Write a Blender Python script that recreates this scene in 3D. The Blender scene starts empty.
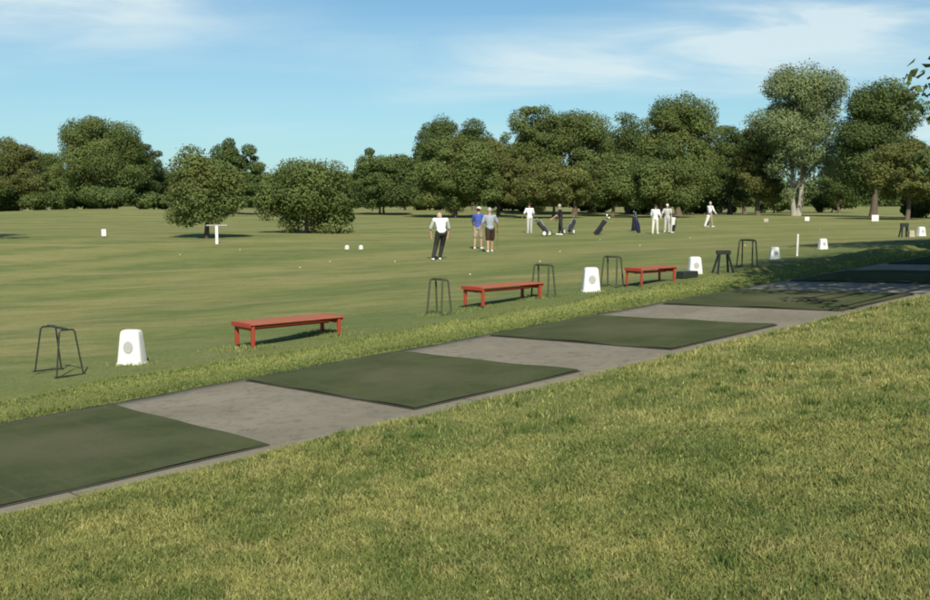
import bpy, math, random
import numpy as np
from mathutils import Vector, Matrix
random.seed(7); RNG=np.random.default_rng(7)
S=bpy.context.scene; COL=S.collection

# ---------------------------------------------------------------- terrain
F=1050.; PIT=math.atan(100/F); H=2.2
O=(-1.838,9.824); D=(.7426,.6697); N=(-.6697,.7426)
def uv(u,v): return (O[0]+u*D[0]+v*N[0], O[1]+u*D[1]+v*N[1])
def touv(x,y):
    dx,dy=x-O[0],y-O[1]; return dx*D[0]+dy*D[1], dx*N[0]+dy*N[1]
def sst(a,b,t):
    t=np.clip((t-a)/(b-a),0,1); return t*t*(3-2*t)
def base(x,y):
    near=.066*25*np.tanh(x/25)
    far=.25+.9*np.exp(-((x+46)/17)**2-((y-128)/26)**2)+.5*np.exp(-((x+5)/25)**2-((y-150)/20)**2)
    return near+(far-near)*sst(27,58,y)
def terr(x,y):
    x=np.asarray(x,float); y=np.asarray(y,float)
    z=base(x,y); u,v=touv(x,y)
    mid=sst(-18,-14,u)*(1-sst(46,50,u))
    lipv=4.55+.045*np.clip(u,0,20)+.10*np.sin(u*.9)+.06*np.sin(u*2.3+1)
    z=z+mid*(.13+.02*np.sin(u*3.1))*np.exp(-((v-lipv)/.26)**2)
    z=z-mid*.05*sst(-.42,-.12,v)*(1-sst(3.80,3.99,v))
    z=z+mid*.045*np.exp(-((v+.75)/.4)**2)
    near=1-sst(20,40,y)
    z=z+near*(.018*np.sin(x*2.1+.7*y)*np.sin(y*1.7-.4*x)+.02*np.sin(x*.8)*np.sin(y*.9+1))*(1-mid*sst(-.5,-.2,v)*(1-sst(3.8,4.3,v)))
    z=z+.10*np.sin(x*.11+1)*np.sin(y*.09)*sst(30,60,y)
    return z
def tz(x,y): return float(terr(x,y))
def gp(px,py):
    """ground point seen at a place of the photograph (used for surveying distances)"""
    a=(px-465)/F;b=(300-py)/F;c,s=math.cos(PIT),math.sin(PIT)
    d=(a,c+b*s,-s+b*c); t=2.
    while t<900:
        if H+d[2]*t<tz(d[0]*t,d[1]*t): break
        t+=.02 if t<60 else .2
    return d[0]*t,d[1]*t

# ---------------------------------------------------------------- helpers
def link(o,parent=None):
    COL.objects.link(o)
    if parent: o.parent=parent
    return o
def thing(name,label,cat,loc=(0,0,0),rz=0,group=None):
    o=bpy.data.objects.new(name,None); link(o); o.empty_display_size=.1
    o.location=loc; o.rotation_euler=(0,0,rz); o['label']=label; o['category']=cat
    if group:o['group']=group
    return o
def npmesh(name,V,Fc,mat,parent=None,smooth=False,attr=None,nv=4):
    """V (n,3), Fc (m,nv)"""
    me=bpy.data.meshes.new(name); V=np.asarray(V,np.float32); Fc=np.asarray(Fc,np.int32)
    me.vertices.add(len(V)); me.vertices.foreach_set('co',V.ravel())
    m=len(Fc); me.loops.add(m*nv); me.loops.foreach_set('vertex_index',Fc.ravel())
    me.polygons.add(m); me.polygons.foreach_set('loop_start',np.arange(0,m*nv,nv,dtype=np.int32))
    if smooth: me.polygons.foreach_set('use_smooth',np.ones(m,bool))
    if attr is not None:
        a=me.attributes.new('tint','FLOAT','POINT'); a.data.foreach_set('value',np.asarray(attr,np.float32))
    me.update(calc_edges=True); me.validate()
    me.materials.append(mat); o=bpy.data.objects.new(name,me); link(o,parent); return o
class MB:
    def __init__(s): s.v=[];s.f=[]
    def poly(s,vs,fs):
        n=len(s.v); s.v+=[tuple(v) for v in vs]; s.f+=[tuple(i+n for i in f) for f in fs]; return s
    def box(s,c,size,M=None,taper=1.,bev=.0):
        x,y,z=[a/2 for a in size]; b=min(bev,x*.9,y*.9,z*.9)
        if b<=0:
            P=[(sx*x*(taper if sz>0 else 1),sy*y*(taper if sz>0 else 1),sz*z) for sz in(-1,1) for sx,sy in((-1,-1),(1,-1),(1,1),(-1,1))]
            fs=[(0,3,2,1),(4,5,6,7),(0,1,5,4),(1,2,6,5),(2,3,7,6),(3,0,4,7)]
        else:
            rings=[(-z,-b),(-z+b,0),(z-b,0),(z,-b)];P=[]
            for rzz,ins in rings:
                t=1+(taper-1)*(rzz+z)/(2*z); xx,yy=(x*t+ins),(y*t+ins)
                for sx,sy in((-1,-1),(1,-1),(1,1),(-1,1)):
                    if sx*sy>0: P+=[(sx*xx,sy*(yy-b),rzz),(sx*(xx-b),sy*yy,rzz)] 
                    else: P+=[(sx*(xx-b),sy*yy,rzz),(sx*xx,sy*(yy-b),rzz)]
            fs=[tuple(range(7,-1,-1)),tuple(range(24,32))]
            for k in range(3):
                for i in range(8):
                    j=(i+1)%8; fs.append((k*8+i,k*8+j,k*8+8+j,k*8+8+i))
        P=[Vector(p) for p in P]
        if M: P=[M@p for p in P]
        c=Vector(c); return s.poly([p+c for p in P],fs)
    def tube(s,pts,rad,n=8,cap=True,ell=None):
        pts=[Vector(p) for p in pts]
        if not hasattr(rad,'__len__'): rad=[rad]*len(pts)
        vs=[];fs=[];ref=None
        for i,p in enumerate(pts):
            t=(pts[min(i+1,len(pts)-1)]-pts[max(i-1,0)]).normalized()
            if ref is None: ref=Vector((1,0,0)) if abs(t.x)<.9 else Vector((0,1,0))
            a=(ref-t*ref.dot(t)).normalized(); ref=a; b=t.cross(a)
            e=ell[i] if ell else 1
            for k in range(n):
                an=2*math.pi*k/n; vs.append(p+a*(math.cos(an)*rad[i])+b*(math.sin(an)*rad[i]*e))
        m=len(pts)
        for i in range(m-1):
            for k in range(n): fs.append((i*n+k,i*n+(k+1)%n,(i+1)*n+(k+1)%n,(i+1)*n+k))
        if cap: fs.append(tuple(range(n-1,-1,-1))); fs.append(tuple(range((m-1)*n,m*n)))
        return s.poly(vs,fs)
    def ball(s,c,r,n=10,m=6):
        if not hasattr(r,'__len__'): r=(r,r,r)
        vs=[(c[0],c[1],c[2]-r[2])]
        for i in range(1,m):
            ph=math.pi*i/m
            for k in range(n): vs.append((c[0]+r[0]*math.sin(ph)*math.cos(2*math.pi*k/n),c[1]+r[1]*math.sin(ph)*math.sin(2*math.pi*k/n),c[2]-r[2]*math.cos(ph)))
        vs.append((c[0],c[1],c[2]+r[2])); fs=[]
        for k in range(n): fs.append((0,1+(k+1)%n,1+k)); fs.append((len(vs)-1,1+(m-2)*n+k,1+(m-2)*n+(k+1)%n))
        for i in range(m-2):
            for k in range(n): fs.append((1+i*n+k,1+i*n+(k+1)%n,1+(i+1)*n+(k+1)%n,1+(i+1)*n+k))
        return s.poly(vs,fs)
    def build(s,name,mat,parent=None,smooth=False):
        me=bpy.data.meshes.new(name); me.from_pydata([tuple(v) for v in s.v],[],s.f)
        if smooth: me.polygons.foreach_set('use_smooth',[True]*len(me.polygons))
        me.materials.append(mat); me.update(); o=bpy.data.objects.new(name,me); return link(o,parent)
def copy_tree(o,parent=None,mats=None):
    c=o.copy(); COL.objects.link(c); c.parent=parent
    for ch in list(o.children): copy_tree(ch,c)
    return c

# ---------------------------------------------------------------- materials
class G:
    def __init__(s,name):
        s.m=bpy.data.materials.new(name); s.m.use_nodes=True; s.t=s.m.node_tree; s.b=s.t.nodes['Principled BSDF']
        s.out=s.t.nodes['Material Output']
    def n(s,t,**k):
        n=s.t.nodes.new(t)
        for a,b in k.items():
            if a.startswith('i_'): n.inputs[a[2:].replace('_',' ')].default_value=b
            else: setattr(n,a,b)
        return n
    def l(s,a,b): s.t.links.new(a,b)
    def val(s,x,sock):
        if isinstance(x,(int,float)): sock.default_value=x
        elif isinstance(x,tuple): sock.default_value=x
        else: s.l(x,sock)
    def math(s,op,a,b=0.,c=None,clamp=False):
        n=s.n('ShaderNodeMath',operation=op,use_clamp=clamp); s.val(a,n.inputs[0]); s.val(b,n.inputs[1])
        if c is not None: s.val(c,n.inputs[2])
        return n.outputs[0]
    def mix(s,f,a,b,mode='MIX'):
        n=s.n('ShaderNodeMix',data_type='RGBA',blend_type=mode); s.val(f,n.inputs[0])
        for q,k in((a,6),(b,7)):
            if isinstance(q,tuple): n.inputs[k].default_value=(*q[:3],1)
            else: s.l(q,n.inputs[k])
        return n.outputs[2]
    def noise(s,scale,detail=4,rough=.55,vec=None,stretch=None,dist=0.):
        n=s.n('ShaderNodeTexNoise'); n.inputs['Scale'].default_value=scale; n.inputs['Detail'].default_value=detail
        n.inputs['Roughness'].default_value=rough; n.inputs['Distortion'].default_value=dist
        v=vec if vec is not None else s.pos()
        if stretch:
            mp=s.n('ShaderNodeMapping'); mp.inputs['Scale'].default_value=stretch[:3]
            if len(stretch)>3: mp.inputs['Rotation'].default_value=(0,0,stretch[3])
            s.l(v,mp.inputs[0]); v=mp.outputs[0]
        s.l(v,n.inputs['Vector']); return n.outputs[0]
    def pos(s):
        if not hasattr(s,'_p'): s._p=s.n('ShaderNodeNewGeometry').outputs['Position']
        return s._p
    def obj(s): return s.n('ShaderNodeTexCoord').outputs['Object']
    def ramp(s,f,lo,hi):
        n=s.n('ShaderNodeMapRange',interpolation_type='SMOOTHSTEP'); s.val(f,n.inputs[0]); n.inputs[1].default_value=lo; n.inputs[2].default_value=hi; return n.outputs[0]
    def bump(s,h,strength=.3,dist=.02):
        n=s.n('ShaderNodeBump'); n.inputs['Strength'].default_value=strength; n.inputs['Distance'].default_value=dist
        s.l(h,n.inputs['Height']); s.l(n.outputs[0],s.b.inputs['Normal'])
    def done(s,col=None,rough=.8,spec=.3,metal=0.):
        if col is not None: s.val(col if not isinstance(col,tuple) else (*col[:3],1),s.b.inputs['Base Color'])
        s.val(rough,s.b.inputs['Roughness']); s.b.inputs['Specular IOR Level'].default_value=spec; s.b.inputs['Metallic'].default_value=metal
        return s.m
def paint(name,c,rough=.5,spec=.4,var=.25,scale=9,metal=0.,grime=(.12,.10,.07),wear=.35):
    g=G(name); ov=g.obj(); n1=g.noise(scale,5,.6,ov); n2=g.noise(scale*3.3,4,.6,ov)
    dark=tuple(a*(1-var) for a in c)
    col=g.mix(n1,dark,c); col=g.mix(g.math('MULTIPLY',g.ramp(n2,.55,.75),wear),col,grime)
    g.bump(n2,.15,.004); return g.done(col,rough,spec,metal)

def grass_cols(g,p):
    big=g.noise(.22,3,.5); med=g.noise(1.3,4,.6); return big,med
def turf_uv(g):
    sx=g.n('ShaderNodeSeparateXYZ'); g.l(g.pos(),sx.inputs[0])
    x=g.math('SUBTRACT',sx.outputs[0],O[0]); y=g.math('SUBTRACT',sx.outputs[1],O[1])
    u=g.math('ADD',g.math('MULTIPLY',x,D[0]),g.math('MULTIPLY',y,D[1]))
    v=g.math('ADD',g.math('MULTIPLY',x,N[0]),g.math('MULTIPLY',y,N[1])); return u,v,sx
def grass_color(g):
    """colour of the turf at a place: rough in front of the pad, mown range behind, with stripes and worn patches"""
    u,v,sx=turf_uv(g)
    big=g.noise(.16,4,.55); med=g.noise(.9,5,.62); fine=g.noise(11,4,.65)
    rough=g.mix(g.ramp(med,.34,.66),(.112,.146,.038),(.270,.262,.086))
    rough=g.mix(g.math('MULTIPLY',g.ramp(big,.45,.7),.65),rough,(.108,.145,.042))
    rough=g.mix(g.math('MULTIPLY',g.ramp(g.noise(4.5,3,.6),.50,.34),.6),rough,(.085,.105,.03)); straw=g.ramp(g.noise(2.6,5,.7),.52,.68); rough=g.mix(g.math('MULTIPLY',straw,.6),rough,(.33,.285,.12))
    mown=g.mix(g.ramp(big,.35,.65),(.198,.222,.070),(.246,.248,.086))
    # mower passes, roughly along the row of mats
    w=g.noise(.05,3,.5); vv=g.math('ADD',v,g.math('MULTIPLY',w,14.)); 
    st=g.math('SINE',g.math('MULTIPLY',vv,.95)); st2=g.math('SINE',g.math('ADD',g.math('MULTIPLY',vv,.37),1.))
    stm=g.ramp(g.math('ADD',st,g.math('MULTIPLY',st2,.6)),-1.2,1.2)
    mown=g.mix(g.math('MULTIPLY',stm,.95),mown,(.134,.176,.054))
    br=g.noise(1.,5,.6,stretch=(.10,.55,1,-.733)); mown=g.mix(g.math('MULTIPLY',g.ramp(br,.46,.64),.8),mown,(.30,.268,.118))
    dk=g.noise(1.,5,.6,stretch=(.22,1.1,1,-.733)); mown=g.mix(g.math('MULTIPLY',g.ramp(dk,.52,.66),.6),mown,(.135,.160,.052))
    fl=g.noise(1.,6,.7,stretch=(.9,2.6,1,-.733)); mown=g.mix(g.math('MULTIPLY',g.ramp(fl,.46,.62),.4),mown,(.27,.26,.11)); mown=g.mix(g.math('MULTIPLY',g.ramp(fl,.5,.36),.45),mown,(.125,.15,.05))
    # lush green belt by the benches
    belt=g.math('MULTIPLY',g.ramp(v,5.,6.),g.math('SUBTRACT',1.,g.ramp(v,7.2,9.5)))
    mown=g.mix(g.math('MULTIPLY',belt,.6),mown,(.125,.168,.058))
    mown=g.mix(g.math('MULTIPLY',g.math('SUBTRACT',1.,g.ramp(v,5.,6.5)),.85),mown,g.mix(med,(.135,.165,.050),(.205,.222,.070)))
    lipm=g.ramp(g.math('ABSOLUTE',g.math('SUBTRACT',g.math('ADD',v,g.math('MULTIPLY',med,.3)),4.85)),.32,.12); mown=g.mix(g.math('MULTIPLY',lipm,.7),mown,(.255,.275,.085))
    col=g.mix(g.ramp(v,1.5,2.5),rough,mown)
    return col,med,fine,v
def mat_ground():
    g=G('turf_ground'); col,med,fine,v=grass_color(g)
    f2=g.noise(45,3,.7)
    col=g.mix(g.math('MULTIPLY',g.ramp(fine,.42,.62),.35),col,g.mix(.5,col,(.05,.055,.02)),)
    col=g.mix(g.math('MULTIPLY',g.ramp(f2,.5,.7),.25),col,(.25,.22,.11))
    h=g.math('ADD',fine,f2); g.bump(h,.6,.05); return g.done(col,.95,.1)
def mat_blade(name='grass_blade'):
    g=G(name); col,med,fine,v=grass_color(g)
    a=g.n('ShaderNodeAttribute',attribute_name='tint').outputs['Fac']
    c=g.mix(g.ramp(a,.5,1.),col,(.40,.38,.145)); c=g.mix(g.ramp(a,.5,.0),c,(.07,.115,.028))
    hs=g.n('ShaderNodeHueSaturation'); hs.inputs['Value'].default_value=1.3; g.l(c,hs.inputs['Color'])
    g.done(hs.outputs[0],.7,.15)
    tr=g.n('ShaderNodeBsdfTranslucent'); g.l(hs.outputs[0],tr.inputs[0]); mx=g.n('ShaderNodeMixShader'); mx.inputs[0].default_value=.3
    g.l(g.b.outputs[0],mx.inputs[1]); g.l(tr.outputs[0],mx.inputs[2]); g.l(mx.outputs[0],g.out.inputs[0]); return g.m
def mat_leaf(name,dark,light,warm=(.16,.155,.042)):
    g=G(name); a=g.n('ShaderNodeAttribute',attribute_name='tint').outputs['Fac']
    n1=g.noise(.35,3,.6); c=g.mix(a,dark,light); c=g.mix(g.math('MULTIPLY',g.ramp(n1,.5,.7),.45),c,warm)
    g.done(c,.75,.15)
    tr=g.n('ShaderNodeBsdfTranslucent'); g.l(c,tr.inputs[0]); mx=g.n('ShaderNodeMixShader'); mx.inputs[0].default_value=.22
    g.l(g.b.outputs[0],mx.inputs[1]); g.l(tr.outputs[0],mx.inputs[2]); g.l(mx.outputs[0],g.out.inputs[0]); return g.m
def mat_bark(name,c):
    g=G(name); n=g.noise(6,5,.7,stretch=(1,1,.25)); col=g.mix(n,tuple(a*.45 for a in c),c); g.bump(n,.6,.04); return g.done(col,.95,.1)
def mat_concrete():
    g=G('worn_concrete'); u,v,sx=turf_uv(g); n1=g.noise(.7,5,.6); n2=g.noise(7,6,.7); n3=g.noise(60,3,.7)
    c=g.mix(g.ramp(n1,.3,.7),(.180,.160,.115),(.232,.208,.155)); c=g.mix(g.math('MULTIPLY',g.ramp(n2,.48,.68),.6),c,(.105,.095,.07))
    c=g.mix(g.math('MULTIPLY',g.ramp(n3,.45,.7),.3),c,(.25,.235,.195))
    # expansion joints every 4.45 m and dirt along both edges
    ju=g.math('ABSOLUTE',g.math('SUBTRACT',g.math('FRACT',g.math('MULTIPLY',g.math('ADD',u,53.1),1/4.45)),.5))
    c=g.mix(g.ramp(ju,.0035,.0015),c,(.07,.07,.055))
    ed=g.math('MINIMUM',g.math('ADD',v,.3),g.math('SUBTRACT',3.95,v)); ed=g.math('ADD',ed,g.math('MULTIPLY',n2,.25))
    c=g.mix(g.math('MULTIPLY',g.ramp(ed,.48,.08),.9),c,(.125,.125,.06))
    vo=g.n('ShaderNodeTexVoronoi',feature='DISTANCE_TO_EDGE'); vo.inputs['Scale'].default_value=.45
    nz=g.n('ShaderNodeVectorMath',operation='ADD'); g.l(g.pos(),nz.inputs[0]); tn=g.n('ShaderNodeTexNoise'); tn.inputs['Scale'].default_value=2.; g.l(g.pos(),tn.inputs['Vector']); g.l(tn.outputs[1],nz.inputs[1]); g.l(nz.outputs[0],vo.inputs['Vector'])
    c=g.mix(g.math('MULTIPLY',g.ramp(vo.outputs['Distance'],.006,.001),.35),c,(.07,.07,.05))
    g.bump(g.math('ADD',n2,n3),.35,.006); return g.done(c,.92,.2)
def mat_turfmat():
    g=G('mat_turf'); ob=g.obj(); n1=g.noise(1.1,5,.6); n2=g.noise(14,4,.7); n3=g.noise(130,2,.7)
    c=g.mix(g.ramp(n1,.35,.65),(.060,.076,.037),(.088,.100,.051)); c=g.mix(g.math('MULTIPLY',g.ramp(n2,.5,.72),.4),c,(.118,.122,.055))
    c=g.mix(g.math('MULTIPLY',g.ramp(n3,.4,.7),.3),c,(.045,.058,.026))
    # balding where people stand and hit
    sp=g.n('ShaderNodeVectorMath',operation='MULTIPLY'); g.l(ob,sp.inputs[0]); sp.inputs[1].default_value=(1.1,.8,0)
    ln=g.n('ShaderNodeVectorMath',operation='LENGTH'); g.l(sp.outputs[0],ln.inputs[0])
    w=g.math('ADD',ln.outputs['Value'],g.math('MULTIPLY',n2,.7)); c=g.mix(g.math('MULTIPLY',g.ramp(w,1.45,.7),.45),c,(.128,.125,.075))
    st=g.math('MULTIPLY',g.ramp(g.noise(3.,3,.6,ob,stretch=(3.,.25,1)),.56,.7),.35); c=g.mix(st,c,(.12,.115,.07))
    g.bump(g.math('ADD',n2,n3),.7,.012); return g.done(c,1.,.0)

M=dict(ground=mat_ground(),blade=mat_blade(),concrete=mat_concrete(),mat=mat_turfmat(),
 rubber=paint('black_rubber',(.045,.045,.035),.8),
 white=paint('white_plastic',(.74,.73,.68),.45,.4,.06,5,wear=.18,grime=(.45,.42,.34)),
 hole=paint('dark_recess',(.42,.42,.38),.7,wear=.2),
 red=paint('red_paint',(.40,.058,.030),.45,.4,.3,7,wear=.25),
 cream=paint('dull_cream_paint',(.42,.38,.28),.7,.2,.15,6,wear=.2),
 seat=paint('weathered_pink_board',(.39,.135,.075),.8,.15,.35,6,grime=(.22,.13,.08)),
 seatred=paint('faded_red_board',(.40,.105,.065),.75,.2,.3,6,grime=(.25,.16,.1)),
 olive=paint('faded_olive_enamel',(.075,.08,.045),.6,.3,.3,9,wear=.3),
 green=paint('dark_green_enamel',(.028,.036,.026),.4,.45,.3,9,wear=.2),
 bark=mat_bark('grey_brown_bark',(.17,.135,.10)),pale=mat_bark('pale_bark',(.46,.43,.36)),
 black=paint('black_nylon',(.022,.022,.026),.7,.3,.3,20,wear=.1),steel=paint('brushed_steel',(.5,.5,.5),.35,.5,.1,9,metal=.9,wear=.1),
 navy=paint('navy_nylon',(.02,.03,.09),.7,.3,.3,20,wear=.1),
 skin=paint('skin',(.50,.30,.21),.55,.35,.08,12,wear=0),
 hair=paint('brown_hair',(.05,.03,.018),.7,.3,.3,40,wear=0),ghair=paint('grey_hair',(.42,.40,.37),.7,.3,.2,40,wear=0),
 eye=paint('dark_eye',(.02,.015,.012),.3,.5,0,9,wear=0))
def cloth(name,c): 
    g=G(name); n=g.noise(7,3,.6,g.obj()); n2=g.noise(260,2,.5,g.obj()); col=g.mix(n,tuple(a*.82 for a in c),c); g.bump(g.math('ADD',g.math('MULTIPLY',n,6.),n2),.3,.012); return g.done(col,.9,.1)
CL={k:cloth(k+'_cloth',c) for k,c in dict(white=(.84,.84,.80),blue=(.07,.11,.36),grey=(.32,.36,.40),black=(.025,.025,.03),khaki=(.34,.29,.20),darkbrown=(.055,.035,.025),charcoal=(.040,.040,.036),cream=(.72,.70,.60),palegrey=(.50,.50,.46)).items()}

# ---------------------------------------------------------------- ground sheet
def axis(a,b,step,grow,lim0,lim1):
    m=list(np.arange(a,b,step)); s=step; x=m[-1]
    while x<lim1: s*=grow; x+=s; m.append(x)
    s=step; x=a; L=[]
    while x>lim0: s*=grow; x-=s; L.append(x)
    return np.array(L[::-1]+m)
xs=axis(-9,15,.13,1.07,-2500,2500); ys=axis(4,27,.13,1.07,-60,4000)
xs=xs[np.abs(xs)<1400]; ys=ys[ys<1700]; X,Y=np.meshgrid(xs,ys); Z=terr(X,Y); nx,ny=len(xs),len(ys)
idx=np.arange(nx*ny).reshape(ny,nx); Fq=np.stack([idx[:-1,:-1],idx[:-1,1:],idx[1:,1:],idx[1:,:-1]],-1).reshape(-1,4)
g_=npmesh('ground',np.stack([X,Y,Z],-1).reshape(-1,3),Fq,M['ground'],smooth=True); g_['kind']='structure'

# the hitting pad: one long strip of worn concrete, ragged where the turf creeps in
us=np.arange(-15,47,.2); vs=np.array([-.30,-.29,0,.9,1.8,2.7,3.5,3.94,3.95])
U,Vv=np.meshgrid(us,vs); U=U.astype(float); jit=.05*np.sin(us*2.7)+.05*np.sin(us*1.1+2)+.035*np.sin(us*7.1+1)+.03*np.sin(us*13.)
Vv=Vv.copy(); Vv[0]+=jit; Vv[1]+=jit; Vv[-1]-=jit*.8; Vv[-2]-=jit*.8
PX=O[0]+U*D[0]+Vv*N[0]; PY=O[1]+U*D[1]+Vv*N[1]; PZ=base(PX,PY)-.012; PZ[0]-=.12; PZ[-1]-=.12
nu,nvv=len(us),len(vs); idx=np.arange(nu*nvv).reshape(nvv,nu); Fq=np.stack([idx[:-1,:-1],idx[:-1,1:],idx[1:,1:],idx[1:,:-1]],-1).reshape(-1,4)
p_=npmesh('concrete_path',np.stack([PX,PY,PZ],-1).reshape(-1,3),Fq,M['concrete']); p_['kind']='structure'

# ---------------------------------------------------------------- mats
matlab=['dark green hitting mat at the left end of the concrete strip, nearest to us','dark green hitting mat in front of the first red bench, second from the left','green hitting mat with worn middle, third along the strip','hitting mat fourth along the strip, in front of the white box behind it','hitting mat fifth along the strip, at the edge of the tree shade','hitting mat sixth along the strip, lying in the tree shade','hitting mat seventh along the strip, in the deep shade at right','farthest hitting mat of the row, eighth along the strip']
for k in range(8):
    w,dp=2.64,3.62; u0=-2.62+4.46*k; cu=u0+w/2; cv=.05+dp/2+random.uniform(-.04,.04); c=uv(cu,cv)
    z0=float(base(*c)); rot=math.atan2(D[1],D[0])+random.uniform(-.012,.012)
    e=.5; sxn=float(base(c[0]+e,c[1])-base(c[0]-e,c[1])); syn=float(base(c[0],c[1]+e)-base(c[0],c[1]-e))
    nrm=Vector((-sxn,-syn,1)).normalized(); q=Vector((0,0,1)).rotation_difference(nrm)
    t=thing('golf_mat',matlab[k],'golf mat',(c[0],c[1],z0-.010),0,'hitting mats along the concrete strip')
    t.rotation_euler=(q@Matrix.Rotation(rot,3,'Z').to_quaternion()).to_euler()
    # turf top: wavy sheet with slightly curled edges
    gx,gy=np.meshgrid(np.linspace(-w/2+.012,w/2-.012,34),np.linspace(-dp/2+.012,dp/2-.012,44))
    gz=.024+.005*np.sin(gx*3.1+k)*np.sin(gy*2.3+2*k)+.006*np.clip((np.abs(gx)/(w/2))**10,0,1)*np.sin(gy*4+k)
    i_=np.arange(gx.size).reshape(gx.shape); fq=np.stack([i_[:-1,:-1],i_[:-1,1:],i_[1:,1:],i_[1:,:-1]],-1).reshape(-1,4)
    npmesh('turf',np.stack([gx,gy,gz],-1).reshape(-1,3),fq,M['mat'],t,True)
    MB().box((0,0,.006),(w-.01,dp-.01,.018),bev=.004).build('rubber_backing',M['rubber'],t)

# ---------------------------------------------------------------- tee furniture
ROW=math.atan2(D[1],D[0])
def place(t,u,v,rz): 
    x,y=uv(u,v); t.location=(x,y,tz(x,y)-.012); t.rotation_euler=(0,0,rz)
def make_bench(seatmat='seat'):
    t=thing('bench','','bench')
    L,W,Hh=1.80,.58,.39
    for sx in(-1,1):
        x=sx*(L/2-.05); m=MB()
        for sy in(-1,1): m.box((x,sy*(W/2-.035),Hh/2-.02),(.058,.058,Hh-.04),bev=.008)
        m.box((x,0,Hh-.075),(.066,W-.142,.075),bev=.008)
        m.build('leg_frame',M['red'],t)
    for j in range(3): MB().box((0,(j-1)*.208,Hh-.012),(L+.02,.19,.026),bev=.006).build('seat_board',M[seatmat],t)
    # red end caps over the board ends
    for sx in(-1,1): MB().box((sx*(L/2+.018),0,Hh-.03),(.022,W+.02,.075),bev=.005).build('end_cap',M['red'],t)
    m=MB(); m.box((0,0,Hh-.10),(L-.18,.05,.06),bev=.006); m.build('stretcher',M['red'],t)
    return t
b0=make_bench(); GB='red benches behind the hitting mats'
benches=[(4.42,6.62,0.,'low red bench nearest to us, tan seat and red end frames, right of white box'),
 (9.95,7.1,.03,'second red bench, between the two thin green bag stands'),]
def finish(o,l,g): 
    o['label']=l
    if g:o['group']=g
for i,(u,v,r,l) in enumerate(benches):
    o=b0 if i==0 else copy_tree(b0); place(o,u,v,ROW+r); finish(o,l,GB)
o=make_bench('seatred'); x,y=gp(648,285); u,v=touv(x,y); place(o,u+.22,v+.1,ROW-.05); o.scale=(.66,.85,1); finish(o,'third bench, with an all red seat, just left of the low dark crate',GB)

def make_box():
    t=thing('tee_divider','','tee divider')
    prof=[(0,.205,.16),(.03,.212,.165),(.05,.200,.155),(.47,.158,.115),(.52,.148,.105),(.545,.125,.085),(.552,.09,.055)]
    m=MB();vs=[];n=20
    for z,a,b in prof:
        for k in range(n):
            an=2*math.pi*k/n; cx,sy=math.cos(an),math.sin(an); e=.38
            vs.append((a*math.copysign(abs(cx)**e,cx),b*math.copysign(abs(sy)**e,sy),z))
    fs=[tuple(range(n-1,-1,-1)),tuple(range((len(prof)-1)*n,len(prof)*n))]
    for i in range(len(prof)-1):
        for k in range(n): fs.append((i*n+k,i*n+(k+1)%n,(i+1)*n+(k+1)%n,(i+1)*n+k))
    m.poly(vs,fs).build('shell',M['white'],t,False)
    # oval sunken panel on the front
    m=MB(); vs=[];n=18
    for r,yy in((.080,.002),(.070,-.004)):
        for k in range(n):
            an=2*math.pi*k/n; z=.29+1.25*r*math.sin(an); front=-(.155-(z-.05)/.42*.04)
            vs.append((r*math.cos(an),front+yy-.004,z))
    fs=[(k,(k+1)%n,n+(k+1)%n,n+k) for k in range(n)]+[tuple(range(2*n-1,n-1,-1))]
    m.poly(vs,fs).build('panel',M['hole'],t)
    for sx in(-1,1): MB().box((sx*.13,0,-.003),(.09,.26,.022),bev=.005).build('foot',M['rubber'],t)
    return t
x0=make_box(); GW='white boxes marking the hitting bays'
boxes=[(1.77,6.95,-.10,'white tapered box with grey panel, nearest to us, between bag stand and red bench'),
 (12.30,6.75,.1,'white box in the middle, just left of the third red bench'),
 (21.0,7.55,0,'white box second from the deep shade, just left of the white stake'),
 (25.5,8.6,.2,'white box just right of the white stake, at the edge of the shade')]
for i,(u,v,r,l) in enumerate(boxes):
    o=x0 if i==0 else copy_tree(x0); place(o,u,v,r); finish(o,l,GW)
    if i>1: o.rotation_euler=(0,0,r); o.scale=(.72,.72,.62)
o=copy_tree(x0); place(o,16.2,6.8,.15); o.scale=(.88,.88,.80); finish(o,'white box with a low dark crate at its left, beyond the third bench',GW)
o=copy_tree(x0); x,y=gp(921,236); place(o,*touv(x,y),.3); o.scale=(1.1,1.1,.9); finish(o,'white box at the right edge of the photo, beside two dark ones',GW)

def make_stand(rad=.013,k=1.,mat='green'):
    t=thing('bag_stand','','bag stand'); Hh=.70; W=.34*k
    for s in(-1,1):
        m=MB(); y=s*W
        m.tube([(-.20*k,y*1.10,.034),(-.115*k,y*.94,Hh-.03),(-.09*k,y*.92,Hh)],rad,8); m.tube([(.20*k,y*1.10,.034),(.115*k,y*.94,Hh-.03),(.09*k,y*.92,Hh)],rad,8)
        m.tube([(-.09*k,y*.92,Hh),(.09*k,y*.92,Hh)],rad,8); m.build('side_frame',M[mat],t)
        MB().tube([(-.23*k,y*1.10,.036),(.23*k,y*1.10,.036)],rad*.95,8).build('foot_bar',M[mat],t)
    MB().tube([(0,-W*.95,Hh+.012),(0,W*.95,Hh+.012)],rad*1.25,8).build('top_rail',M[mat],t)
    return t
s0=make_stand(); s1=make_stand(.019,.62,'olive'); GS='green metal bag stands'
s_near=[(.62,6.92,.05,'dark green metal bag stand nearest to us, left of the white box'),
 (8.15,7.05,-.05,'thin green bag stand just left of the second red bench'),
 (11.05,7.0,.08,'thin green bag stand at the right end of the second red bench')]
for i,(u,v,r,l) in enumerate(s_near):
    o=s0 if i==0 else s1 if i==1 else copy_tree(s1); place(o,u,v,ROW+r); finish(o,l,GS)
x,y=gp(612,287); o=copy_tree(s1); place(o,*touv(x,y),ROW); finish(o,'thin green bag stand between a white box and the third red bench',GS)
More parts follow.
